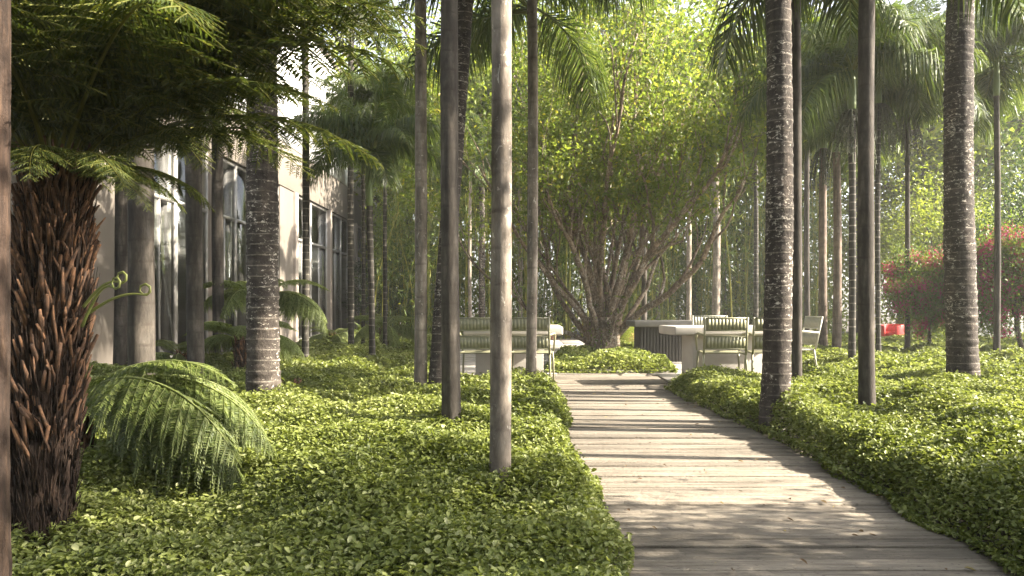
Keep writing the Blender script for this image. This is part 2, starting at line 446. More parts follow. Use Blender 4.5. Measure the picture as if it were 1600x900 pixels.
def palm_frond_mb(L=1.8, el0=55, el1=-50, n=64, ll=.6, droop=1.0, seed=0, lw=.015):
    """feathery frond along +X from the origin: stalk plus hanging leaflets"""
    r = np.random.default_rng(seed); mb = MB()
    k = 22; t = np.linspace(0, 1, k)
    el = np.radians(el0 + (el1-el0)*t**1.15)
    st = L/(k-1)
    x = np.concatenate([[0], np.cumsum(np.cos(el[:-1])*st)]); z = np.concatenate([[0], np.cumsum(np.sin(el[:-1])*st)])
    y = .05*L*np.sin(t*2.2+seed)*t
    P = np.stack([x, y, z], 1)
    mb.tube(P, .016*(1-t*.85)*max(1, L/1.8), 5, .95)
    for side in (-1, 1):
        for layer in range(2):
            tt = np.linspace(.13, .995, n) + r.normal(0, .004, n)
            tt = np.clip(tt, .1, 1)
            B = np.stack([np.interp(tt, t, P[:, i]) for i in range(3)], 1)
            T = nrm(np.stack([np.interp(tt, t, np.gradient(P[:, i])) for i in range(3)], 1))
            S = np.array([0, side*1.0, 0])[None, :]
            U = np.cross(T, np.cross(np.broadcast_to([0, 1., 0], T.shape), T)); Up = nrm(np.cross(np.broadcast_to([0, -1., 0], T.shape), T))*-1
            Up = np.where(Up[:, 2:3] < 0, -Up, Up)
            fan = r.uniform(-.1, .75, n)[:, None] if layer == 0 else r.uniform(-.7, .1, n)[:, None]
            d0 = nrm(S + T*(.55+.5*tt[:, None]) + Up*fan)
            prof = np.sin(np.clip(tt*.92+.14, 0, 1)*PI)**.6
            l = (ll*prof*r.uniform(.8, 1.12, n))[:, None]
            dr = (droop*r.uniform(.7, 1.3, n))[:, None]
            Mid = B + d0*l*.45 + np.array([0, 0, -1.])*l*.08*dr
            d1 = nrm(d0*.55 + np.array([0, 0, -1.])*dr)
            Tip = Mid + d1*l*.6
            wv = nrm(np.cross(d0, T) + r.normal(0, .35, (n, 3)))
            wv = nrm(np.cross(d0, wv))
            w = lw*(.6+.6*prof)[:, None]
            V = np.stack([B-wv*w*.35, B+wv*w*.35, Mid+wv*w*.5, Mid-wv*w*.5, Tip], 1)
            b = np.arange(n)[:, None]*5
            R = np.clip(r.normal(.42, .2, n), 0, 1)
            mb.add(V.reshape(-1, 3), [b+np.array([[0, 1, 2, 3]]), b+np.array([[3, 2, 4]])], np.repeat(R, 5))
    return mb

FR = {}
def frond_meshes():
    for key, args in {
        'up': dict(L=1.55, el0=76, el1=15, seed=1), 'mid': dict(L=1.75, el0=55, el1=-48, seed=2), 'mid2': dict(L=1.7, el0=42, el1=-62, seed=3),
        'low': dict(L=1.65, el0=18, el1=-80, seed=4), 'low2': dict(L=1.6, el0=0, el1=-85, seed=5, droop=1.1)}.items():
        me = palm_frond_mb(**args).mesh('frond'); me.materials.append(M['palm']); FR[key] = me
    mb = MB(); r = np.random.default_rng(3)
    for i in range(46):       # hanging strands of fruit below the crownshaft
        a = r.uniform(0, 2*PI); d = r.uniform(.03, .26); l = r.uniform(.35, .75)
        t = np.linspace(0, 1, 7)
        P = np.stack([math.cos(a)*(.05+d*np.sin(t*1.5)), math.sin(a)*(.05+d*np.sin(t*1.5)), .1*np.sin(t*3)*(1-t)-l*t], 1)
        mb.tube(P, .006, 4, .4, False)
        m_ = 16; q = r.uniform(.25, 1, m_)
        B = np.stack([np.interp(q, t, P[:, j]) for j in range(3)], 1)
        D = nrm(r.normal(0, 1, (m_, 3)))
        mb.leaves(B, D, nrm(r.normal(0, 1, (m_, 3))), .028, .022, r.uniform(0, 1, m_), .5)
    me = mb.mesh('fruit_strands'); me.materials.append(M['fruit']); FR['fruit'] = me

CROWN = {}
def crown_mesh():
    """one shared crown for the small palms far back"""
    r = np.random.default_rng(9)
    for v in range(2):
        mb = MB()
        for i in range(13):
            a = i*2.399+v; e = [70, 45, 20, -5][i % 4]
            f = palm_frond_mb(1.7, e, e-85, 30, .5, .9, 30+i+v*17, .03)
            V = np.vstack(f.V); R = np.concatenate(f.R)
            ca, sa = math.cos(a), math.sin(a)
            V2 = np.stack([V[:, 0]*ca-V[:, 1]*sa, V[:, 0]*sa+V[:, 1]*ca, V[:, 2]], 1)
            off = 0
            mb.add(V2, f.F, R)
        me = mb.mesh('crown'); me.materials.append(M['palm']); CROWN[v] = me

def palm(px, s, w, h, mat, label, lean=(0, 0), flare=.2, size=1.25, shaft=.75, n=17, rough=0, ring=.12, amp=.02, fruit=False, far=False, top=.8, seed=0, loc=None, step=.04, bow=0., group='palms of the grove'):
    x, y = at(px, s) if loc is None else loc
    r0 = w/s/2 if loc is None else w/2
    t = empty('palm_tree', (x, y, 0), 0, label, 'palm tree', group)
    bow = bow or r0*((seed*37 % 11)-5)/5*.45
    trunk_mb(h, r0, r0*top, max(flare, .16), ring, amp, lean, 10 if far else 18, step*(2 if far else 1), seed, rough, bow).build('trunk', M[mat], t, True)
    # green crownshaft
    mb = MB(); tt = np.linspace(0, 1, 9); rr = r0*top
    mb.tube(np.stack([np.full(9, lean[0])+lean[0]/h*tt*shaft, np.full(9, lean[1]), h-.03+tt*shaft], 1), rr*np.array([1.08, 1.22, 1.25, 1.2, 1.12, 1.02, .9, .75, .5]), 10)
    mb.build('crownshaft', M['shaft'], t, True)
    cz = h+shaft*.86; r = np.random.default_rng(seed+100)
    if far:
        link('crown', CROWN[seed % 2], t, (lean[0], lean[1], cz), (0, 0, r.uniform(0, 6.28)), size)
    else:
        keys = ['up', 'mid', 'mid2', 'low', 'mid', 'low2', 'mid2']
        for i in range(n):
            a = i*2.399+seed*1.7+r.uniform(-.2, .2)
            link('frond', FR[keys[i % 7]], t, (lean[0], lean[1], cz-.05*(i % 3)), (r.uniform(-.12, .12), r.uniform(-.1, .1), a), size*r.uniform(.9, 1.12))
    if fruit:
        link('fruit_strands', FR['fruit'], t, (lean[0], lean[1], h-.03), (0, 0, seed), size)
    return t

# ------------------------------------------------------------------ ferns
def fern_frond_mb(L=1.7, el0=62, el1=-35, pin=.42, npin=28, nl=18, leaf=.062, seed=0, power=1.0, droop=.25, bright=.45, lw=.2):
    r = np.random.default_rng(seed); mb = MB()
    k = 26; t = np.linspace(0, 1, k)
    el = np.radians(el0+(el1-el0)*t**power); st = L/(k-1)
    P = np.stack([np.concatenate([[0], np.cumsum(np.cos(el[:-1])*st)]), .06*L*np.sin(t*2.5+seed)*t, np.concatenate([[0], np.cumsum(np.sin(el[:-1])*st)])], 1)
    mb.tube(P, .011*(1-.85*t)*(L/1.7)**.5, 5, .95)
    for side in (-1, 1):
        tt = np.clip(np.linspace(.16, .99, npin)+r.normal(0, .006, npin), .12, 1)
        B = np.stack([np.interp(tt, t, P[:, i]) for i in range(3)], 1)
        T = nrm(np.stack([np.interp(tt, t, np.gradient(P[:, i])) for i in range(3)], 1))
        Up = nrm(np.cross(np.broadcast_to([0, 1., 0], T.shape), T)); Up = np.where(Up[:, 2:3] < 0, -Up, Up)
        prof = np.minimum(1, (tt-.05)*3.2)*np.clip((1.02-tt)*1.9, 0, 1)**.75
        for i in range(npin):
            l = pin*prof[i]*r.uniform(.88, 1.08)
            if l < .02: continue
            if r.uniform() < .06: continue
            d = nrm(np.array([0, side, 0])+T[i]*(.5+r.normal(0, .12))+r.normal(0, .07, 3)+np.array([0, 0, -droop])*r.uniform(.6, 1.4)+Up[i]*.1)
            m_ = max(4, int(nl*l/pin+2)); q = np.linspace(.05, 1, m_)
            Q = B[i]+d*l*q[:, None]+np.array([0, 0, -1.])*(q**2)[:, None]*l*droop*.7
            mb.tube(Q[::max(1, m_//4)], .0028, 3, .8, False)
            pl = leaf*np.clip((1.05-q)*2.2, .25, 1)*min(1, prof[i]+.35)
            nrmv = nrm(np.cross(d, T[i])*side); nrmv = nrmv if nrmv[2] > 0 else -nrmv
            for s2 in (-1, 1):
                dd = nrm(T[i]*s2+d*.55+r.normal(0, .10, (m_, 3))+np.array([0, 0, -.25]))
                mb.leaves(Q, dd, nrmv[None, :]+r.normal(0, .25, (m_, 3)), pl*r.uniform(.85, 1.15, m_), pl*lw, np.clip(r.normal(bright, .18, m_), 0, 1), .15, False, .15)
    return mb

FERN = {}
def fern_meshes():
    for key, kw in {'a': dict(seed=1), 'b': dict(L=1.8, el0=48, el1=-45, seed=2), 'c': dict(L=1.6, el0=74, el1=-20, seed=3), 'd': dict(L=1.5, el0=30, el1=-62, seed=4)}.items():
        me = fern_frond_mb(**kw).mesh('frond'); me.materials.append(M['fern']); FERN[key] = me
    for key, kw in {'e': dict(L=1.35, el0=48, el1=-72, pin=.34, npin=54, nl=30, leaf=.040, seed=5, power=.9, bright=.55, droop=.6, lw=.30),
                    'f': dict(L=1.2, el0=36, el1=-78, pin=.30, npin=52, nl=28, leaf=.040, seed=6, bright=.55, droop=.8, lw=.30),
                    'g': dict(L=1.0, el0=60, el1=-40, pin=.25, npin=24, nl=14, leaf=.045, seed=7, bright=.5)}.items():
        me = fern_frond_mb(**kw).mesh('frond'); me.materials.append(M['fern_bright']); FERN[key] = me

def fern_trunk(root, axis, rads, nst, seed, z_from=.35, sl=.15, sr=.010):
    """fibrous trunk following AXIS plus a sheath of cut frond stubs"""
    r = np.random.default_rng(seed); axis = np.asarray(axis, float)
    k = 60; q = np.linspace(0, 1, len(axis)); t = np.linspace(0, 1, k)
    P = np.stack([np.interp(t, q, axis[:, i]) for i in range(3)], 1); R = np.interp(t, q, rads)
    mb = MB(); wob = 1+r.normal(0, .045, (k, 26)); wob += .06*np.sin(np.arange(26)*2.7)[None, :]
    mb.tube(P, R, 26, .5, True, wob)
    for i in range(int(nst*3)):      # loose fibres
        u = r.uniform(.02, .97); a = r.uniform(0, 2*PI); c = np.array([np.interp(u, t, P[:, j]) for j in range(3)]); rr = np.interp(u, t, R)
        o = np.array([math.cos(a), math.sin(a), 0]); l = r.uniform(.05, .16)
        p = c+o*rr*.98
        mb.tube([p, p+o*.008+np.array([0, 0, -l*.5])*r.choice([-1, 1]), p+o*r.uniform(.006, .03)+np.array([r.normal(0, .012), r.normal(0, .012), l])], [.0045, .004, .001], 3, .5, False)
    mb.build('trunk', M['fernbark'], root, False)
    mb = MB()
    for i in range(nst):
        u = z_from+(1-z_from)*(i/nst)**.8; a = i*2.399+r.normal(0, .15)
        c = np.array([np.interp(u, t, P[:, j]) for j in range(3)]); rr = np.interp(u, t, R)
        o = np.array([math.cos(a), math.sin(a), 0]); l = sl*r.uniform(.65, 1.25)
        p = c+o*rr*.9; up = np.array([0, 0, 1.]); side = np.array([-o[1], o[0], 0])*r.normal(0, .22)
        d = nrm(up*.9+o*r.uniform(.12, .42)+side)
        g = sr*r.uniform(.75, 1.35)
        q2 = p+d*l*.55+o*r.normal(0, .004)
        mb.tube([p-d*.03, q2, p+d*l+r.normal(0, .006, 3)], [g*1.5, g*1.15, g*r.uniform(.35, 1.0)], r.integers(4, 6), min(1, max(0, r.normal(.30+.35*u, .2))))  # stub colour lightens upward to suggest sun on the trunk top
    o = mb.build('frond_stubs', M['stub'], root, False); o['kind'] = 'stuff'

def spiral_curl(p0, rise, run, turn, n=44, r0=.055, az=0.0):
    """a young frond: arching stalk ending in a curl"""
    t = np.linspace(0, 1, 22)
    x = run*t; z = rise*np.sin(t*PI*.62)+.0*t
    P = [(a, b) for a, b in zip(x, z)]
    dx, dz = x[-1]-x[-2], z[-1]-z[-2]; ang = math.atan2(dz, dx); px_, pz = x[-1], z[-1]
    for i in range(n):
        rad = r0*(1-i/n*.8); ang += .02*turn/rad; px_ += .02*math.cos(ang); pz += .02*math.sin(ang); P.append((px_, pz))
        if abs(i*.02*turn/r0) > 8: break
    P = np.array(P); ca, sa = math.cos(az), math.sin(az)
    return np.stack([p0[0]+P[:, 0]*ca, p0[1]+P[:, 0]*sa, p0[2]+P[:, 1]], 1)

# ------------------------------------------------------------------ broadleaf trees
def grow(mb, p, d, l, rad, level, maxl, r, tips, spread=.6, up=.25, kids=(2, 4), seg=7, curv=.12, path=None):
    n = 7; P = [np.array(p, float)]; d = np.array(d, float)
    for i in range(n-1):
        d = d + r.normal(0, curv, 3) + np.array([0, 0, up*.12]); d = d/np.linalg.norm(d)
        P.append(P[-1]+d*l/(n-1))
    P = np.array(P); rr = rad*np.linspace(1, .62, n)
    mb.tube(P, rr, max(4, seg-level), .5, level == maxl)
    if level >= maxl-1:
        for i in (3, 5, 6): tips.append((P[i], d.copy(), level))
    if level >= maxl: return
    for k in range(r.integers(*kids)+1):
        q = r.uniform(.45, 1.0) if k else 1.0
        i = min(n-1, int(q*(n-1)))
        nd = d + r.normal(0, spread, 3); nd[2] = nd[2]*.7 + up; nd = nd/np.linalg.norm(nd)
        grow(mb, P[i], nd, l*r.uniform(.62, .88), rr[i]*r.uniform(.5, .78), level+1, maxl, r, tips, spread, up, kids, seg, curv)

def clump_leaves(mb, tips, per, sig, L, r, rmean=.45, flat=.75):
    for c, d, lv in tips:
        n = int(per*r.uniform(.5, 1.4)); s = sig*r.uniform(.6, 1.35)
        P = c + r.normal(0, s, (n, 3))*np.array([1, 1, flat])
        D = nrm(r.normal(0, 1, (n, 3))+np.array([0, 0, -.2])); Nn = r.normal(0, .6, (n, 3))+np.array([0, 0, 1])
        shade = np.clip(r.normal(rmean, .06)+r.normal(0, .17, n), 0, 1)
        ll = L*r.uniform(.6, 1.3, n)
        mb.leaves(P, D, Nn, ll, ll*r.uniform(.42, .6, n), shade, .2)

BT = {}
def broadleaf_variant(key, h=6.0, trunk=2.2, rad=.14, maxl=3, per=70, sig=.42, L=.13, leafmat='broad', seed=0, spread=.75, up=.3, kids=(3, 5), barkmat='twig', blossoms=False, l0=None):
    r = np.random.default_rng(seed); mb = MB(); tips = []
    t = np.linspace(0, 1, 9); P = np.stack([.12*np.sin(t*3+seed), .1*np.sin(t*2.2), t*trunk-.02], 1)
    mb.tube(P, rad*(1-.3*t)+rad*.4*np.exp(-t*8), 10)
    l0 = l0 or (h-trunk)/2.1
    for k in range(r.integers(5, 8)):
        a = k*2.399+r.uniform(-.3, .3); e = r.uniform(.25, 1.3)
        grow(mb, P[-1 - (k % 3)], [math.cos(a)*math.cos(e), math.sin(a)*math.cos(e), math.sin(e)], l0*r.uniform(.7, 1.1), rad*.5, 1, maxl, r, tips, spread, up, kids)
    tm = mb.mesh('trunk', True); tm.materials.append(M[barkmat])
    mb = MB(); clump_leaves(mb, tips, per, sig, L, r)
    cm = mb.mesh('crown'); cm.materials.append(M[leafmat])
    bm_ = None
    if blossoms:
        mb = MB(); pick = [tips[i] for i in r.choice(len(tips), int(len(tips)*.5), False)]
        clump_leaves(mb, [(c+r.normal(0, .1, 3), d, l) for c, d, l in pick], per*1.5, sig*.5, L*.75, r, .5)
        bm_ = mb.mesh('blossoms'); bm_.materials.append(M['bract'])
    BT[key] = (tm, cm, bm_)

def broadleaf(key, loc, rz, scale, label, cat='tree', name='broadleaf_tree', group=None):
    t = empty(name, (*loc, 0), rz, label, cat, group)
    tm, cm, bl = BT[key]
    sc = (scale,)*3 if np.isscalar(scale) else scale
    link('trunk', tm, t, scale=sc); link('crown', cm, t, scale=sc)
    if bl is not None: link('blossoms', bl, t, scale=sc)
    return t

def vase_tree():
    """the many-stemmed tree at the end of the path"""
    x, y = at(944, 75)
    t = empty('vase_tree', (x, y, 0), 0, 'wide many-stemmed tree with vase of mottled limbs at the end of the path', 'tree')
    r = np.random.default_rng(77); mb = MB(); tips = []
    # fused base
    k = 16; q = np.linspace(0, 1, k); P = np.stack([0*q, 0*q, q*.85-.03], 1)
    a = np.arange(22)/22*2*PI
    wob = 1 + .10*np.sin(a*5+1)[None, :] + .08*np.sin(a*8+2)[None, :]*np.ones((k, 1)) + r.normal(0, .03, (k, 22))
    mb.tube(P, .31+.12*np.exp(-q*7)+.08*q, 22, .5, True, wob)
    mb2 = MB()
    def limb(p, az, lean, l, rad, levels, bend):
        n = 14; d = np.array([math.cos(az)*math.sin(lean), math.sin(az)*math.sin(lean), math.cos(lean)]); P = [np.array(p, float)]
        for i in range(n-1):
            tgt = np.array([d[0]*.35, d[1]*.35, 1.0]); d = d+(tgt-d)*bend+r.normal(0, .11, 3); d = d/np.linalg.norm(d); P.append(P[-1]+d*l/(n-1))
        P = np.array(P); rr = rad*np.linspace(1, .32, n)
        mb.tube(P, rr, 9, .5, True, 1+r.normal(0, .05, (n, 9)))
        for j in range(4, n):
            if r.uniform() < .6:
                a2 = r.uniform(0, 2*PI); e = r.uniform(.15, .95)
                nd = nrm(P[min(j+1, n-1)]-P[j-1])*.9+np.array([math.cos(a2)*math.sin(e), math.sin(a2)*math.sin(e), .5])*.8
                grow(mb2, P[j], nd/np.linalg.norm(nd), l*r.uniform(.20, .34), rr[j]*.55, 1, 3, r, tips, .42, .45, (1, 3), 6, .16)
        tips.append((P[-1], d, 3))
    for i in range(26):
        az = i*2.399+r.uniform(-.25, .25); ring = i/26
        lean = .08+.76*ring**.9 + r.uniform(-.08, .08)
        p = (math.cos(az)*.30*ring, math.sin(az)*.30*ring, .25+.5*(1-ring)*r.uniform(.6, 1))
        limb(p, az, lean, r.uniform(4.6, 6.6)*(1-.30*ring), r.uniform(.035, .085), 3, .075)
    mb.build('trunk', M['vase_bark'], t, True)
    mb2.build('branches', M['vase_bark'], t, True)
    tips = [p for p in tips if p[0][2] > 2.3+r.uniform(0, .8) and r.uniform() < .62]
    mb3 = MB(); print('vase tips', len(tips))
    per = max(10, int(50000/max(1, len(tips))))
    clump_leaves(mb3, tips, per, .18, .105, r, .62)
    # epiphyte leaves hugging the stems
    pts = np.vstack(mb.V); i = r.choice(len(pts), 2600); pp = pts[i]; pp = pp[(pp[:, 2] > .2) & (pp[:, 2] < 3.2)]
    n = len(pp); o = nrm(pp*np.array([1, 1, 0])+1e-6)
    mb3.leaves(pp, nrm(r.normal(0, .6, (n, 3))+np.array([0, 0, -.3])+o*.4), o+r.normal(0, .3, (n, 3)), r.uniform(.04, .08, n), .035, r.uniform(.1, .8, n))
    mb3.build('crown', M['tree'], t)
    return t

def bamboo():
    r = np.random.default_rng(31); mb = MB()
    for i in range(270):
        x = r.uniform(-5, 11); y = r.uniform(24.2, 28.5); h = r.uniform(4, 7.5)
        bx, by = r.normal(0, .5), r.normal(-.2, .5); t = np.linspace(0, 1, 10)
        P = np.stack([x+bx*t**2.2, y+by*t**2.2, h*t], 1)
        mb.tube(P, r.uniform(.022, .04)*(1-.75*t), 5, r.uniform(.75, 1))
        for j in range(13):
            q = r.uniform(.03, 1)**.9; c = np.array([np.interp(q, t, P[:, k]) for k in range(3)])
            n = 15; pp = c+r.normal(0, 1, (n, 3))*np.array([.30, .30, .24]); D = nrm(r.normal(0, .7, (n, 3))+np.array([0, 0, -.75]))
            mb.leaves(pp, D, r.normal(0, 1, (n, 3)), r.uniform(.16, .3, n), r.uniform(.03, .045, n), np.clip(r.normal(.42, .2, n), 0, 1), .15)
    tag(mb.build('bamboo_thicket', M['bamboo']), 'tall thicket of thin yellow-green bamboo closing off the garden behind the tables', 'bamboo', None, 'stuff')

# ------------------------------------------------------------------ furniture
def chair(name_mat, loc, rz, label):
    t = empty('garden_chair', (*loc, .026), rz, label, 'chair', 'slatted metal garden chairs')
    w, sd = .25, .24
    mt = M[name_mat]
    mb = MB()
    for i in range(9):
        y0 = -sd+i*.053; mb.box((-w+.02, y0, .438+.012*math.sin(i/8*PI)*-1), (w-.02, y0+.040, .452-.012*math.sin(i/8*PI)))
    mb.box((-w+.005, -sd-.01, .425), (-w+.03, sd, .447)); mb.box((w-.03, -sd-.01, .425), (w-.005, sd, .447))
    bevel(mb.build('seat', mt, t), .004)
    mb = MB()     # two slatted panels one above the other, frame leaning back
    def back(z): return -sd-.02-(z-.44)*.22
    for z0, z1 in ((.50, .645), (.715, .86)):
        for xa, xb, th in [(-w+.02, w-.02, .004)]+[(-w+.033+k*.0405, -w+.033+k*.0405+.037, .0048) for k in range(11)]:
            V = [[x_, back(z_)+y_, z_] for y_ in (-th, th) for x_, z_ in ((xa, z0), (xb, z0), (xb, z1), (xa, z1))]
            mb.add(V, np.array([[0, 1, 2, 3], [7, 6, 5, 4], [0, 4, 5, 1], [1, 5, 6, 2], [2, 6, 7, 3], [3, 7, 4, 0]]))
        for z in (z0, z1):
            mb.tube([(-w+.01, back(z), z), (w-.01, back(z), z)], .010, 8)
    for sx in (-1, 1):
        mb.tube([(sx*(w-.005), back(.43), .43), (sx*(w-.005), back(.87), .87)], .013, 8)
    mb.build('backrest', mt, t, False)
    for sx in (-1, 1):
        mb = MB(); mb.tube([(sx*(w-.005), -sd, .44), (sx*w, -sd-.02, .3), (sx*(w+.012), -sd-.07, .0)], [.014, .013, .011], 8); mb.build('leg', mt, t, True)
        mb = MB(); mb.tube([(sx*(w-.005), sd-.02, .44), (sx*(w+.005), sd, .3), (sx*(w+.012), sd+.03, .0)], [.014, .013, .011], 8); mb.build('leg', mt, t, True)
        mb = MB(); mb.tube([(sx*(w+.0), back(.66), .66), (sx*(w+.03), -.08, .675), (sx*(w+.03), .12, .66), (sx*(w+.025), .2, .60), (sx*(w+.01), sd-.01, .45)], [.013, .016, .016, .014, .012], 8); mb.build('armrest', mt, t, True)
    return t

def table(x0, x1, y0, y1, ped, top=.75, th=.11, mats=('concrete', 'concrete'), label='', slats=False):
    cx, cy = (x0+x1)/2, (y0+y1)/2
    t = empty('garden_table', (cx, cy, .026), 0, label, 'table', 'thick stone garden tables')
    mb = MB(); mb.box((x0-cx, y0-cy, top-th), (x1-cx, y1-cy, top)); bevel(mb.build('tabletop', M[mats[0]], t), .02, 3)
    px0, px1, py0, py1 = ped
    mb = MB()
    if slats:
        mb.box((px0-cx+.01, py0-cy+.01, 0), (px1-cx-.01, py1-cy-.01, top-th))
        n = int((px1-px0)/.055)
        for i in range(n):
            xx = px0-cx+i*(px1-px0)/n
            mb.box((xx, py0-cy-.012, .0), (xx+.045, py0-cy+.006, top-th-.004))
        m_ = int((py1-py0)/.055)
        for i in range(m_):
            yy = py0-cy+i*(py1-py0)/m_
            mb.box((px0-cx-.012, yy, .0), (px0-cx+.006, yy+.045, top-th-.004))
    else:
        mb.box((px0-cx, py0-cy, 0), (px1-cx, py1-cy, top-th))
    bevel(mb.build('pedestal', M[mats[1]], t), .006, 2)
    return t

def pot(loc, r0, h, label, plant=True, z=.0):
    t = empty('flower_pot', (*loc, z), 0, label, 'plant pot', 'terracotta pots')
    mb = MB(); zz = np.array([0, .02, h*.8, h*.82, h, h, h*.85]); rr = np.array([.7, .74, .95, 1.06, 1.08, .96, .9])*r0
    a = np.arange(20)/20*2*PI
    V = np.stack([rr[:, None]*np.cos(a), rr[:, None]*np.sin(a), zz[:, None]*np.ones(20)], -1).reshape(-1, 3)
    i = np.arange(6)[:, None]*20; j = np.arange(20)[None, :]; k = (j+1) % 20
    mb.add(V, [np.stack([i+j, i+k, i+20+k, i+20+j], -1).reshape(-1, 4), np.arange(20)[None, ::-1], (np.arange(20)+120)[None, :]])
    mb.build('pot', M['terra'], t, False)
    if plant:
        r = np.random.default_rng(int(abs(loc[0])*100)); mb = MB(); n = 160
        c = np.array([0, 0, h+.06])
        P = c+r.normal(0, 1, (n, 3))*np.array([r0*.7, r0*.7, .07])
        mb.leaves(P, nrm(r.normal(0, 1, (n, 3))+np.array([0, 0, .4])), r.normal(0, .5, (n, 3))+np.array([0, 0, 1]), .09, .04, r.uniform(.1, .9, n))
        mb.build('foliage', M['broad'], t)
    return t

def red_seat(loc, rz):
    t = empty('tub_chair', (*loc, .0), rz, 'small red tub chair standing on the grass behind the palms', 'chair')
    mb = MB()
    # curved shell, open to the front
    n = 26; a = np.linspace(math.radians(-60), math.radians(240), n)
    ro, ri = .33, .25
    zt = .46+.05*np.sin((a-a[0])/(a[-1]-a[0])*PI)
    ring = []
    for rad, top in ((ro, False), (ro, True), (ri, True), (ri, False)):
        ring.append(np.stack([rad*np.cos(a), rad*np.sin(a), zt if top else np.full(n, .06)], 1))
    V = np.stack(ring, 1).reshape(-1, 3); Q = []
    for i in range(n-1):
        for j in range(4):
            k = (j+1) % 4; Q.append([i*4+j, (i+1)*4+j, (i+1)*4+k, i*4+k])
    Q.append([0, 1, 2, 3]); Q.append([(n-1)*4+3, (n-1)*4+2, (n-1)*4+1, (n-1)*4])
    mb.add(V, np.array(Q)); bevel(mb.build('shell', M['red'], t), .02, 3)
    mb = MB(); mb.tube([(0, 0, .12), (0, 0, .24), (0, 0, .27)], [.25, .25, .22], 24); mb.build('seat', M['red'], t, False)
    for sx in (-1, 1):
        for sy in (-1, 1):
            mb = MB(); mb.tube([(sx*.19, sy*.19, .08), (sx*.21, sy*.21, 0)], [.018, .014], 8); mb.build('leg', M['slat'], t)
    return t

def building():
    X = -6.5
    t = empty('garden_pavilion', (X, 20, 0), 0, 'long low building with glazed wall and pale perforated upper storey left of the palms', 'building')
    def part(name, boxes, mat, bev=0, parent=None):
        mb = MB()
        for lo, hi in boxes: mb.box((lo[0]-X, lo[1]-20, lo[2]), (hi[0]-X, hi[1]-20, hi[2]))
        o = mb.build(name, M[mat], parent or t)
        if bev: bevel(o, bev)
        return o
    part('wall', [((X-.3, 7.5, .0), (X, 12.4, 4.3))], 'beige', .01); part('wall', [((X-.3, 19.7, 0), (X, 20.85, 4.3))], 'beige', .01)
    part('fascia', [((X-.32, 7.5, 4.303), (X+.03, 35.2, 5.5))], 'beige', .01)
    part('screen', [((X-.1, y0, 5.503), (X+.06, y0+3.18, 9.2)) for y0 in np.arange(7.5, 35, 3.2)], 'screen')
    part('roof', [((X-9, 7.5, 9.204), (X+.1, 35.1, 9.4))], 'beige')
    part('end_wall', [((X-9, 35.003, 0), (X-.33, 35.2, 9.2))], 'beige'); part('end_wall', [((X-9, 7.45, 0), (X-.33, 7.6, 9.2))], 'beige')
    part('interior', [((X-4.2, 7.65, .003), (X-.35, 34.95, .06)), ((X-4.4, 7.65, .0), (X-4.22, 34.95, 4.2)), ((X-4.2, 7.65, 4.203), (X-.35, 34.95, 4.29))], 'inner')
    edges = [12.4, 13.9, 15.3, 16.8, 18.25, 19.7], [20.85, 22.75, 24.6, 26.5, 28.4, 30.3, 32.2, 34.0, 35.0]
    for es in edges:
        for i, (a, b) in enumerate(zip(es[:-1], es[1:])):
            if i % 2 == 0:
                part('pier', [((X-.36, a+.0, .0), (X+.07, a+.26, 4.297))], 'pier', .008); a += .263
            f = part('window', [((X-.12, a, .06), (X-.04, a+.05, 4.29)), ((X-.12, b-.05, .06), (X-.04, b-.003, 4.29)), ((X-.115, a+.051, 2.98), (X-.045, b-.051, 3.05)),
                                ((X-.115, a+.051, .06), (X-.045, b-.051, .12)), ((X-.115, a+.051, 4.22), (X-.045, b-.051, 4.29)),
                                ((X-.11, (a+b)/2-.02, .121), (X-.05, (a+b)/2+.02, 2.979))], 'metal')
            part('pane', [((X-.086, a+.02, .08), (X-.078, b-.02, 4.26))], 'glass', 0, f)
    for a, b in ((12.7, 13.8), (14.0, 15.2), (15.6, 16.7), (16.9, 18.1)):  # added pale sheets stand in for bright sky reflection in the panes
        part('reflection_blind', [((X-.40, a, 1.2), (X-.385, b, 4.2))], 'whitewall')
    # folded linen curtains behind some panes
    for a, b in ((18.6, 19.5), (21.2, 22.3), (24.8, 25.5)):
        mb = MB(); n = 40; u = np.linspace(0, 1, n)
        x = X-.5+.05*np.sin(u*60); y = a+(b-a)*u
        V = np.concatenate([np.stack([x-X, y-20, np.full(n, .1)], 1), np.stack([x-X, y-20, np.full(n, 4.2)], 1)])
        i = np.arange(n-1); mb.add(V, np.stack([i, i+1, i+1+n, i+n], 1))
        o = mb.build('curtain', M['pier'], t, True); sm = o.modifiers.new('thick', 'SOLIDIFY'); sm.thickness = .01
    return t

HAZE = .0016
# ================================================================== BUILD
ground(); frond_meshes(); crown_mesh(); fern_meshes()
building()

left_poly = [(.33, 1.0), (.35, 3.5), (.29, 5.2), (.37, 7.0), (.33, 8.65), (-2.0, 8.75), (-2.02, 12.4), (-1.4, 14.0), (-2.0, 18.5), (-2.7, 24), (-5.5, 26), (-5.5, 5), (-6, 1.0)]
right_poly = [(1.86, 1.0), (1.82, 3.2), (1.90, 5.0), (1.80, 7.0), (1.72, 8.75), (4.6, 8.9), (4.65, 10.4), (4.1, 12.8), (4.0, 21), (15, 22), (16, 8), (6, 1.0)]
isle_poly = [(.42, 11.2), (1.4, 11.05), (2.3, 11.2), (2.42, 12.0), (2.3, 13.2), (3.0, 15.0), (2.9, 16.6), (1.8, 17.0), (1.2, 16.2), (.75, 14.0), (.45, 12.6)]
ground_cover(left_poly, 'leafy green ground cover left of the plank path', 1)
ground_cover(right_poly, 'leafy green ground cover right of the plank path', 2)
ground_cover(isle_poly, 'island bed of low leafy plants round the many-stemmed tree', 3, .27)

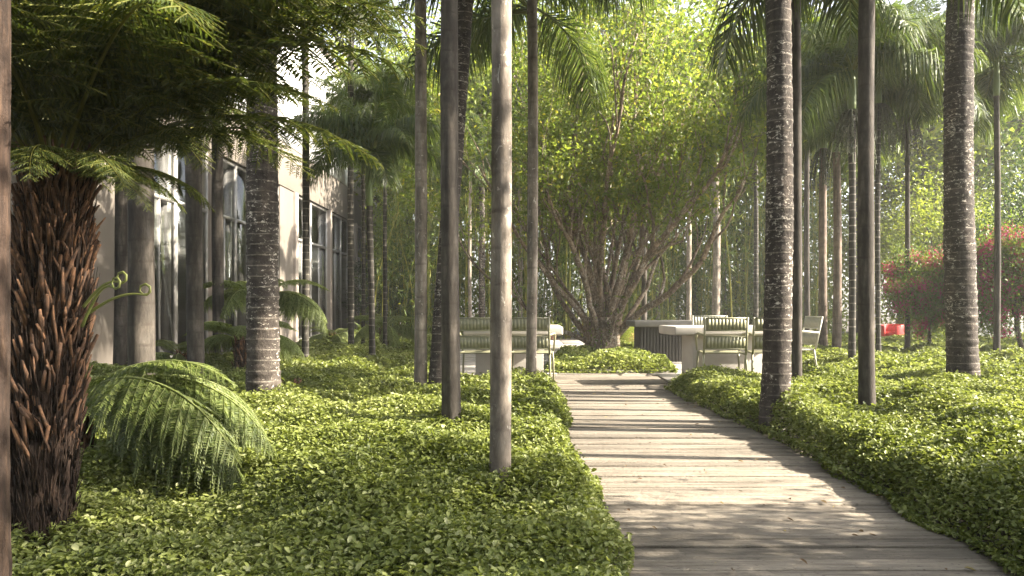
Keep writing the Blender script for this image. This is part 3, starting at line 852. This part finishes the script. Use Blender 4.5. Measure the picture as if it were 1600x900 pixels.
# ---- rough thick palms
palm(412, 191, 52, 5.6, 'royal', 'thick rough palm with pale rings and swollen foot in the bed left of the path', flare=.28, size=1.35, rough=.018, ring=.085, amp=.035, step=.016, seed=1)
palm(1210, 200, 46, 3.95, 'royal', 'thick dark mottled palm in the bed right of the path, in front of the chairs', flare=.14, size=1.35, rough=.018, ring=.085, amp=.035, step=.016, seed=2, lean=(.02, 0))
palm(1506, 144, 47, 5.6, 'royal', 'thick lichen-spotted palm with one bright sunlit edge before the bougainvillea', flare=.2, size=1.5, rough=.018, ring=.09, amp=.03, step=.018, seed=3)
palm(681, 160, 30, 6.5, 'royal', 'rough dark palm leaning right behind two smooth trunks, beside the left chairs', flare=.2, lean=(.45, .1), size=1.3, rough=.018, ring=.085, amp=.03, step=.018, seed=4)
# ---- slender smooth palms close by
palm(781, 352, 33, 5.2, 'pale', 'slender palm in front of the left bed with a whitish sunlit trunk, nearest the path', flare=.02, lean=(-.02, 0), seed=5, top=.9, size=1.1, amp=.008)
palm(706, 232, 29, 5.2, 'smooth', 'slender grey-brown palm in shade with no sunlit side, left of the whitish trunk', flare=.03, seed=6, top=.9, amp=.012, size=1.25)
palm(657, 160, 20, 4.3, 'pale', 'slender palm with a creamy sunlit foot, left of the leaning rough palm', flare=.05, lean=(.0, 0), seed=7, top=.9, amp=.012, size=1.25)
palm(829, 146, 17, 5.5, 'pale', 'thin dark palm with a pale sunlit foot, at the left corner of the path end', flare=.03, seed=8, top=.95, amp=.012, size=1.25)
palm(1355, 187, 25, 4.0, 'smooth', 'slender grey palm standing alone among the low plants right of the path', flare=.05, seed=9, top=.95, amp=.012, size=1.3)
palm(1245, 153, 16, 6.2, 'smooth', 'thin brown palm close behind the dark mottled palm', flare=.03, seed=10, top=.95, amp=.01, size=1.1, lean=(-.03, 0))
palm(308, 164, 25, 5.2, 'smooth', 'slender dark palm between the tree fern crown and the thick ringed palm', flare=.05, seed=11, top=.95, amp=.014, size=1.25)
palm(222, 250, 39, 4.8, 'smooth', 'stout smooth palm rising behind the arching bright fern fronds', flare=.03, seed=12, top=.95, amp=.012, size=1.25)
palm(188, 120, 21, 5.0, 'smooth', 'dark smooth palm against the beige wall, beside the stout palm behind the fern', flare=.03, seed=13, top=.95, amp=.012, size=1.25)
palm(343, 117, 18, 5.2, 'smooth', 'smooth palm before the curtained windows, behind the slender dark palm', flare=.05, seed=14, top=.95, amp=.014, size=1.25)
palm(-2, 0, .15, 4.6, 'fernbark', 'palm trunk in shade-dark bark, cut by the edge of the view, beside the tree fern', seed=15, loc=(-1.385, 1.86), n=9, flare=.03, top=.95)  # dark fern bark stands in for the tree fern's shade
# ---- ringed palms by the building
palm(477, 95, 11, 6.8, 'ringed', 'thin ringed palm before the first tall window of the glazed wall', seed=16, flare=.05, top=.95, fruit=True, lean=(-.02, 0))
palm(549, 79, 9.5, 7.0, 'ringed', 'thin ringed palm before the white pier of the glazed wall', seed=17, flare=.05, top=.95, fruit=True)
palm(582, 93, 9.5, 2.75, 'ringed', 'short ringed palm with a bright green crownshaft under its arching fronds', seed=18, flare=.05, top=1.0, shaft=1.15, lean=(-.05, 0), size=1.0)
palm(567, 68, 6, 4.3, 'ringed', 'thinnest ringed palm between two others at the glazed wall', seed=19, flare=.05, top=.95, size=.9)
palm(602, 77, 6.5, 4.6, 'ringed', 'thin ringed palm at the far corner of the building above the fern', seed=20, flare=.05, top=.95, size=.9)
# ---- right grove
palm(1331, 101, 11, 4.1, 'ringed', 'ringed dark palm left of the lone grey palm, with hanging fruit strands', seed=21, flare=.1, top=.95, fruit=True)
palm(1373, 87, 8, 4.7, 'ringed', 'thin ringed palm just right of the lone grey palm', seed=22, flare=.05, top=.95, fruit=True)
palm(1286, 70, 13.5, 4.6, 'tan_ring', 'tan ringed palm behind the chairs, left one of a tan pair', seed=23, flare=.2, top=.8, fruit=True)
palm(1307, 77, 13.5, 4.2, 'tan_ring', 'tan ringed palm behind the chairs, right one of a tan pair', seed=24, flare=.22, top=.8)
palm(829, 104, 9, 4.9, 'ringed', 'ringed palm behind the thin dark trunk at the path end, fronds hanging over it', seed=28, flare=.05, size=1.45, n=14)
palm(1262, 58, 9, 6.2, 'smooth', 'tall smooth palm with a green crownshaft behind the thin brown palm', seed=25, flare=.05, shaft=1.3, size=1.3)
palm(1418, 76, 8, 5.0, 'smooth', 'thin smooth palm left of the round bougainvillea tree', seed=26, flare=.05, fruit=True)
palm(1557, 88, 10, 4.8, 'smooth', 'thin grey palm between the lichen-spotted palm and the right bougainvillea', seed=27, flare=.05)
# ---- palms behind the tables, crowns as one piece
back = [(1181, 52, 8, 6.2, 'ringed', 'ringed palm at the back, just left of the dark mottled palm'),
        (1117, 50, 13, 5.6, 'pale', 'pale spotted palm rising behind the right tables'),
        (1133, 44, 5, 5.4, 'pale', 'very thin pale palm right of the pale spotted palm'),
        (1076, 52, 8, 8.0, 'pale', 'half sunlit thin palm behind the dark-based table'),
        (1046, 44, 5, 5.2, 'pale', 'thin white-edged palm left of the half sunlit palm behind the dark-based table'),
        (1028, 46, 7, 5.6, 'pale', 'mottled palm behind the right limbs of the many-stemmed tree'),
        (1006, 60, 9, 7.6, 'smooth', 'tall palm right behind the many-stemmed tree, its fronds hanging above the crown'),
        (735, 50, 6, 5.0, 'pale', 'thin pale palm behind the left table, left one of two'),
        (753, 48, 11, 5.6, 'royal', 'mottled palm behind the left table, right one of two'),
        (812, 46, 8, 5.2, 'pale', 'mottled pale palm behind the thin trunk at the path end'),
        (1232, 44, 7, 6.2, 'smooth', 'far palm glimpsed between the dark mottled palm and thin brown palm'),
        (1443, 42, 8, 6.4, 'smooth', 'far palm rising behind the round bougainvillea'),
        (690, 40, 7, 7.0, 'smooth', 'tall far palm behind the leaning rough palm'),
        (870, 38, 8, 8.2, 'smooth', 'tall far palm behind the left half of the many-stemmed tree'),
        (1150, 38, 8, 8.4, 'smooth', 'tall far palm behind the right tables, highest of those there'),
        (640, 36, 8, 6.8, 'smooth', 'far palm at the back beyond the end of the building'),
        (1340, 40, 8, 7.6, 'smooth', 'far palm at the back behind the ringed dark palm')]
for i, (px, s, w, h, mt, lb) in enumerate(back):
    palm(px, s, w, h, mt, lb, seed=40+i, flare=.1, far=True, size=1.0)
# palms whose stems stand outside the view; their fronds reach in and their shadows cross the path
for i, (x, y, w, h, lb) in enumerate([(4.9, 4.35, .12, 8.0, 'palm outside the view casting a stripe of shade, near the front of the path'),
                                    (6.2, 5.5, .16, 8.6, 'palm outside the view at right, beyond the front of the bed'),
                                    (7.4, 6.3, .12, 7.4, 'palm outside the view at right, behind the nearer outside pair'),
                                    (8.0, 7.3, .15, 8.8, 'palm outside the view at right, level with the middle of the path'),
                                    (-4.6, 4.3, .14, 5.0, 'palm outside the view beside the building')]):
    palm(0, 0, w, h, 'smooth', lb, seed=70+i, loc=(x, y), flare=.1, top=.9, size=1.3)

# ---- tree ferns
def big_fern():
    bx, by = at(62, 405); k = 405.
    t = empty('tree_fern', (bx, by, 0), 0, 'big dark tree fern with a leaning trunk clad in orange-brown frond stubs', 'tree fern', 'tree ferns')
    def ax(px, py): return ((px-VX)/k-bx, 0, zat(py, k))
    axis = [ax(60, 890), ax(63, 820), ax(70, 700), ax(78, 560), ax(84, 430), ax(86, 340), ax(86, 275)]
    axis[0] = (axis[1][0], 0, -.02)
    fern_trunk(t, axis, np.array([.12, .10, .102, .110, .114, .102, .075]), 900, 8, .30, .13, .0062)
    tx, _, tz = axis[-1]
    r = np.random.default_rng(5); keys = 'abcacabcac'
    for i in range(40):
        a = i*2.399+.3
        f = FERN[keys[i % 10]]
        link('frond', f, t, (tx+.05*math.cos(a), .05*math.sin(a), tz-.05+.01*(i % 4)), (r.uniform(-.15, .15), r.uniform(-.30, -.05), a+r.uniform(-.15, .15)), r.uniform(.62, .95))
    # two long bright fronds reaching right, over the thick palm
    for a, sc, key, ty in ((.05, .94, 'b', -.36), (-.25, .80, 'b', -.40), (.35, .95, 'b', -.38), (-.5, .75, 'a', -.25), (-.2, .8, 'b', -.42), (.15, .85, 'b', -.42), (-.05, .88, 'b', -.37), (.1, .34, 'd', .0), (-.7, .40, 'd', -.1), (-1.2, .42, 'd', -.1), (-.4, .34, 'd', .05), (-1.9, .45, 'd', -.1), (.5, .4, 'd', -.1)):
        link('frond', FERN[key], t, (tx+.04, 0, tz-.02), (0, ty, a), sc)
    for (px, py, rise, run, tn, az) in ((142, 480, .12, .20, 1, -.2), (146, 492, .10, .27, 1, .0), (140, 510, .19, .20, 1, -.35)):
        P = spiral_curl(((px-VX)/k-bx, -.05, zat(py, k)), rise*.8, run*.85, tn, r0=.022, az=az)
        mb = MB(); mb.tube(P, np.linspace(.0065, .003, len(P)), 6); mb.build('fiddlehead', M['rachis'], t, True)
    return t
big_fern()

def small_fern(loc, h, r0, keys, n, sc, label, seed, azs=None, tilt=0.0):
    t = empty('tree_fern', (*loc, 0), 0, label, 'tree fern', 'tree ferns')
    r = np.random.default_rng(seed)
    fern_trunk(t, [(0, 0, -.02), (0.01, 0, h*.5), (0, 0, h)], [r0*1.15, r0, r0*.8], 70, seed, .2, .11, .009)
    for i in range(n):
        a = azs[i] if azs else i*2.399+seed
        link('frond', FERN[keys[i % len(keys)]], t, (.03*math.cos(a), .03*math.sin(a), h-.03), (r.uniform(-.1, .1), tilt+r.uniform(-.1, .1), a+r.uniform(-.1, .1)), sc*r.uniform(.88, 1.12))
    return t
small_fern((-2.22, 3.6), .50, .09, 'efefefg', 17, .88, 'low bright fern with arching sunlit fronds beside the big tree fern', 3,
           [-.15, .1, -.4, .35, .55, .65, -.05, 1.0, 1.5, 2.2, -.3, .2, .0, -.22, .3, -.1, .45, -.55, .75, .15, .05, -.12, .9, .28])
small_fern(at(378, 128), .62, .085, 'gfg', 11, .8, 'short tree fern with a dark stubby trunk just left of the thick ringed palm', 4)
small_fern(at(405, 112), 1.15, .09, 'gfgf', 13, 1.0, 'taller tree fern spreading fronds on both sides behind the thick ringed palm', 5)
small_fern(at(455, 160), .22, .07, 'fgf', 9, .62, 'low fern with drooping pale fronds at the right foot of the thick ringed palm', 6)
small_fern(at(285, 115), .35, .08, 'gfg', 10, .75, 'dark low fern left of the slender dark palm before the windows', 7)
small_fern(at(600, 72), .55, .09, 'gfg', 12, 1.0, 'yellow-green fern at the far end of the glazed wall', 8)
small_fern(at(520, 62), .30, .09, 'gf', 9, .8, 'yellow-green fern low against the second window', 9)

vase_tree()
bamboo()

# ---- furniture of the plaza
table(-.74, .50, 9.15, 10.2, (-.60, .26, 9.32, 9.95), label='thick pale stone table left of the path end')
tr_ = table(1.85, 3.36, 9.2, 9.95, (2.12, 3.12, 9.32, 9.8), label='thick pale stone table with white base right of the path end')
table(2.0, 3.3, 13.2, 14.3, (2.14, 3.06, 13.42, 14.1), top=.75, mats=('shade_stone', 'slat'), label='stone table with a shade-grey top on a dark slatted base behind the island bed', slats=True)
tr_.rotation_euler.z = math.radians(5)
chair('chair', (-.51, 8.98), -.07, 'olive slatted chair at the left table, partly behind the grey-brown palm')
chair('chair', (.10, 8.98), -.11, 'olive slatted chair at the left table, nearer the path')
chair('chair', (2.42, 8.98), -.10, 'olive slatted chair at the right table, fully visible from behind')
chair('chair', (3.02, 9.0), -.14, 'olive slatted chair at the right table, half hidden by the dark mottled palm')
chair('chair_pale', (3.55, 9.85), PI/2+.05, 'pale grey chair at the end of the right table, behind the thin brown palm')
chair('chair_pale', (2.72, 10.65), PI-.2, 'pale chair on the far side of the right table')
pot(at(627, 52), .16, .30, 'terracotta pot near the fern at the far end of the building', z=.0)
pot(at(862, 50), .17, .34, 'terracotta pot on the plaza left of the many-stemmed tree', z=.026)
pot(at(984, 62), .15, .38, 'terracotta pot right of the many-stemmed trunk', z=.0)
pot(at(566, 52), .16, .25, 'terracotta pot at the foot of the glazed wall', z=.0)
red_seat(at(1394, 50), -.7)

# ---- bougainvilleas and broadleaf trees
broadleaf_variant('bougain', 3.3, 1.15, .06, 3, 95, .24, .075, 'broad', 12, .9, .12, (3, 5), 'twig', True, 1.0)
broadleaf_variant('a', 9.0, 2.4, .17, 3, 42, .55, .17, 'broad', 21)
broadleaf_variant('b', 10.5, 3.0, .2, 3, 44, .6, .18, 'broad_yellow', 22)
broadleaf_variant('c', 8.0, 1.6, .16, 3, 70, .5, .15, 'dark_leaf', 23)
broadleaf_variant('s', 3.0, .5, .06, 3, 46, .28, .10, 'broad_yellow', 24)
broadleaf('bougain', at(1453, 75), .4, (.66, .66, .80), 'round bougainvillea tree with magenta blossom right of the red chair', 'tree', 'bougainvillea_tree', 'bougainvillea trees')
broadleaf('bougain', at(1598, 80), 2.6, (.85, .85, .92), 'bougainvillea tree with magenta blossom, cut by the right edge of the view', 'tree', 'bougainvillea_tree', 'bougainvillea trees')
for key, px, s, rz, sc, lb in [
    ('c', 1660, 62, .2, .66, 'dark leafy tree rising above the right bougainvillea'),
    ('b', 1480, 46, 1.2, .6, 'light green tree behind the round bougainvillea'),
    ('b', 1405, 38, 2.2, .8, 'yellow-green tree glimpsed left of the round bougainvillea'),
    ('a', 1545, 40, 3.0, 1.5, 'tall green tree far behind the lichen-spotted palm'),
    ('b', 640, 34, .6, .62, 'yellow-green tree beyond the end of the building'),
    ('c', 625, 42, 1.9, .42, 'small dark bushy tree beside the end of the building'),
    ('a', 700, 38, 5.0, 1.55, 'tall green tree far behind the left table'),
    ('b', 790, 37, 1.0, 1.5, 'tall yellow-green tree far behind the path end'),
    ('a', 880, 36, 2.0, 1.7, 'tall green tree far behind the many-stemmed tree, left of its trunk'),
    ('b', 980, 37, 3.3, 1.5, 'tall yellow-green tree far behind the many-stemmed tree, right of its trunk'),
    ('a', 1080, 38, 4.4, 1.6, 'tall green tree far behind the dark-based table'),
    ('b', 1170, 37, 5.5, 1.45, 'tall yellow-green tree far behind the right table'),
    ('b', 580, 28, 2.7, 1.5, 'tall yellow-green tree behind the corner of the building')]:
    broadleaf(key, at(px, s), rz, sc, lb, group='trees at the back of the garden')
# shade trees standing to the right of the camera, outside the view
for x, y, sc, lb in ((9.6, -.3, (.66, .5, 1.0), 'farthest of three'), (6.6, .7, (.5, .45, .85), 'middle one of three'), (4.5, 1.15, (.46, .40, .72), 'smallest and nearest of three')):
    broadleaf('c', (x, y), x, sc, 'dense shade tree outside the view at right, ' + lb, group='shade trees beside the viewpoint')
for x, y, sc, lb in ((-6, -4.5, .8, 'beside the building'), (-1.5, -7, .9, 'straight behind'), (4, -6.5, .85, 'behind at right'), (10, -7, 1.0, 'far behind at right'), (-4, -10, 1.1, 'farthest behind')):  # unseen trees added to block sky fill from behind
    broadleaf('a', (x, y), x, sc, 'added unseen green tree behind the viewpoint, ' + lb, group='added sky-blocking trees behind the viewpoint')
for px, s, sc, lb in ((1440, 46, .55, 'low yellow-green shrub under the round bougainvillea'), (1510, 50, .5, 'low yellow-green shrub behind the lichen-spotted palm'),
                      (1240, 44, .6, 'yellow-green shrub far behind the thin brown palm'), (960, 66, .3, 'small shrub at the right foot of the many-stemmed trunk')):
    broadleaf('s', at(px, s), px*.1, sc, lb, 'shrub', 'shrub', 'low shrubs')

r = np.random.default_rng(61); mb = MB(); n = 26000
X = r.uniform(-14, 26, n); Y = r.uniform(29.5, 31.5, n); Z = (3.6+.8*np.sin(X*.9)+.5*np.sin(X*2.3+1))*r.uniform(0, 1, n)**.8
mb.leaves(np.stack([X, Y, Z], 1), r.normal(0, 1, (n, 3)), r.normal(0, .7, (n, 3))+np.array([0, 0, .8]), r.uniform(.14, .3, n), r.uniform(.07, .14, n), np.clip(r.normal(.5, .2, n), 0, 1))
tag(mb.build('shrubbery', M['broad_yellow']), 'yellow-green shrubbery filling the gaps behind the bamboo', 'shrubbery', None, 'stuff')

# pale board wall glimpsed at the right
x, y = at(1560, 56)
mb = MB()
for i in range(26): mb.box((i*.13, 0, .0), (i*.13+.122, .04, .95+.0*i))
mb.box((-.02, .041, .2), (3.4, .075, .28)); mb.box((-.02, .041, .72), (3.4, .075, .80))
o = mb.build('board_fence', M['whitewall'], None, False, (x-.6, y, 0)); bevel(o, .004)
tag(o, 'low white board fence behind the right bougainvillea', 'fence')

# a few dry leaves lying on the path
r = np.random.default_rng(23); mb = MB(); n = 110
P = np.stack([r.uniform(.4, 1.88, n), 1.6+7.2*r.uniform(0, 1, n)**1.2, np.full(n, .045)], 1); az = r.uniform(0, 6.28, n)
mb.leaves(P, np.stack([np.cos(az), np.sin(az), r.normal(0, .12, n)], 1), np.stack([r.normal(0, .2, n), r.normal(0, .2, n), np.ones(n)], 1), r.uniform(.015, .045, n), r.uniform(.008, .02, n), r.uniform(0, 1, n), .25, True)
tag(mb.build('fallen_leaves', M['dry']), 'dry fallen leaves scattered over the plank path', 'leaves', None, 'stuff')

# lawn at the back
r = np.random.default_rng(17); mb = MB(); n = 60000
X = r.uniform(3.5, 20, n); Y = r.uniform(20.5, 27, n)
az = r.uniform(0, 2*PI, n)
mb.leaves(np.stack([X, Y, np.zeros(n)], 1), np.stack([np.cos(az)*.4, np.sin(az)*.4, np.ones(n)], 1), np.stack([np.cos(az+1.5), np.sin(az+1.5), 0*az], 1), r.uniform(.06, .16, n), .03, r.uniform(.1, 1, n), .1)
tag(mb.build('lawn_grass', M['grass']), 'sunny strip of lawn behind the right bed', 'grass', None, 'stuff')

mb = MB(); mb.box((-160, -70, -1), (160, 210, 24))
m, nt, b, out = newmat('haze_air'); nt.nodes.remove(b)
pv = N(nt, 'ShaderNodeVolumePrincipled', i_Density=HAZE); pv.inputs['Color'].default_value = (.93, .93, .88, 1); pv.inputs['Anisotropy'].default_value = .2
nt.links.new(pv.outputs[0], out.inputs['Volume'])
tag(mb.build('haze', m), 'thin pale haze in the air of the garden', 'haze', None, 'stuff')

# ------------------------------------------------------------------ light, sky, camera
SUN_EL, SUN_AZ = 33.0, 6.5            # azimuth: degrees from +X towards the camera side
d = Vector((math.cos(math.radians(SUN_EL))*math.cos(math.radians(SUN_AZ)), -math.cos(math.radians(SUN_EL))*math.sin(math.radians(SUN_AZ)), math.sin(math.radians(SUN_EL))))
ld = bpy.data.lights.new('sun', 'SUN'); ld.energy = 5.0; ld.angle = math.radians(.5); ld.color = (1.0, .90, .74)
lo = bpy.data.objects.new('sun', ld); COL.objects.link(lo); lo.rotation_euler = d.to_track_quat('Z', 'Y').to_euler(); lo.location = (30, 0, 20)
w = bpy.data.worlds.new('World'); scene.world = w; w.use_nodes = True
nt = w.node_tree; bg = nt.nodes['Background']
sky = nt.nodes.new('ShaderNodeTexSky'); sky.sky_type = 'NISHITA'; sky.sun_disc = False
sky.sun_elevation = math.radians(SUN_EL); sky.sun_rotation = math.radians(90+SUN_AZ)
sky.dust_density = 3.0; sky.air_density = 1.0; sky.ozone_density = 1.0
hs = N(nt, 'ShaderNodeHueSaturation', i_Saturation=.45); nt.links.new(sky.outputs[0], hs.inputs['Color'])
nt.links.new(hs.outputs[0], bg.inputs['Color']); bg.inputs['Strength'].default_value = .10

cd = bpy.data.cameras.new('camera'); cam = bpy.data.objects.new('camera', cd); COL.objects.link(cam)
cam.location = (0, 0, H); cam.rotation_euler = (PI/2, 0, 0)
cd.sensor_width = 36; cd.lens = F/1600*36; cd.shift_x = -(VX-800)/1600; cd.shift_y = (VY-450)/1600
cd.clip_start = .05; cd.clip_end = 2000
scene.camera = cam
scene.view_settings.view_transform = 'Standard'; scene.view_settings.look = 'None'
scene.view_settings.exposure = 2.7; scene.view_settings.gamma = 1.0
scene.cycles.use_denoising = True
scene.cycles.max_bounces = 8; scene.cycles.diffuse_bounces = 4; scene.cycles.transmission_bounces = 6; scene.cycles.transparent_max_bounces = 12
scene.cycles.caustics_reflective = False; scene.cycles.caustics_refractive = False
scene.cycles.sample_clamp_indirect = 8
print('verts', sum(len(me.vertices) for me in bpy.data.meshes))
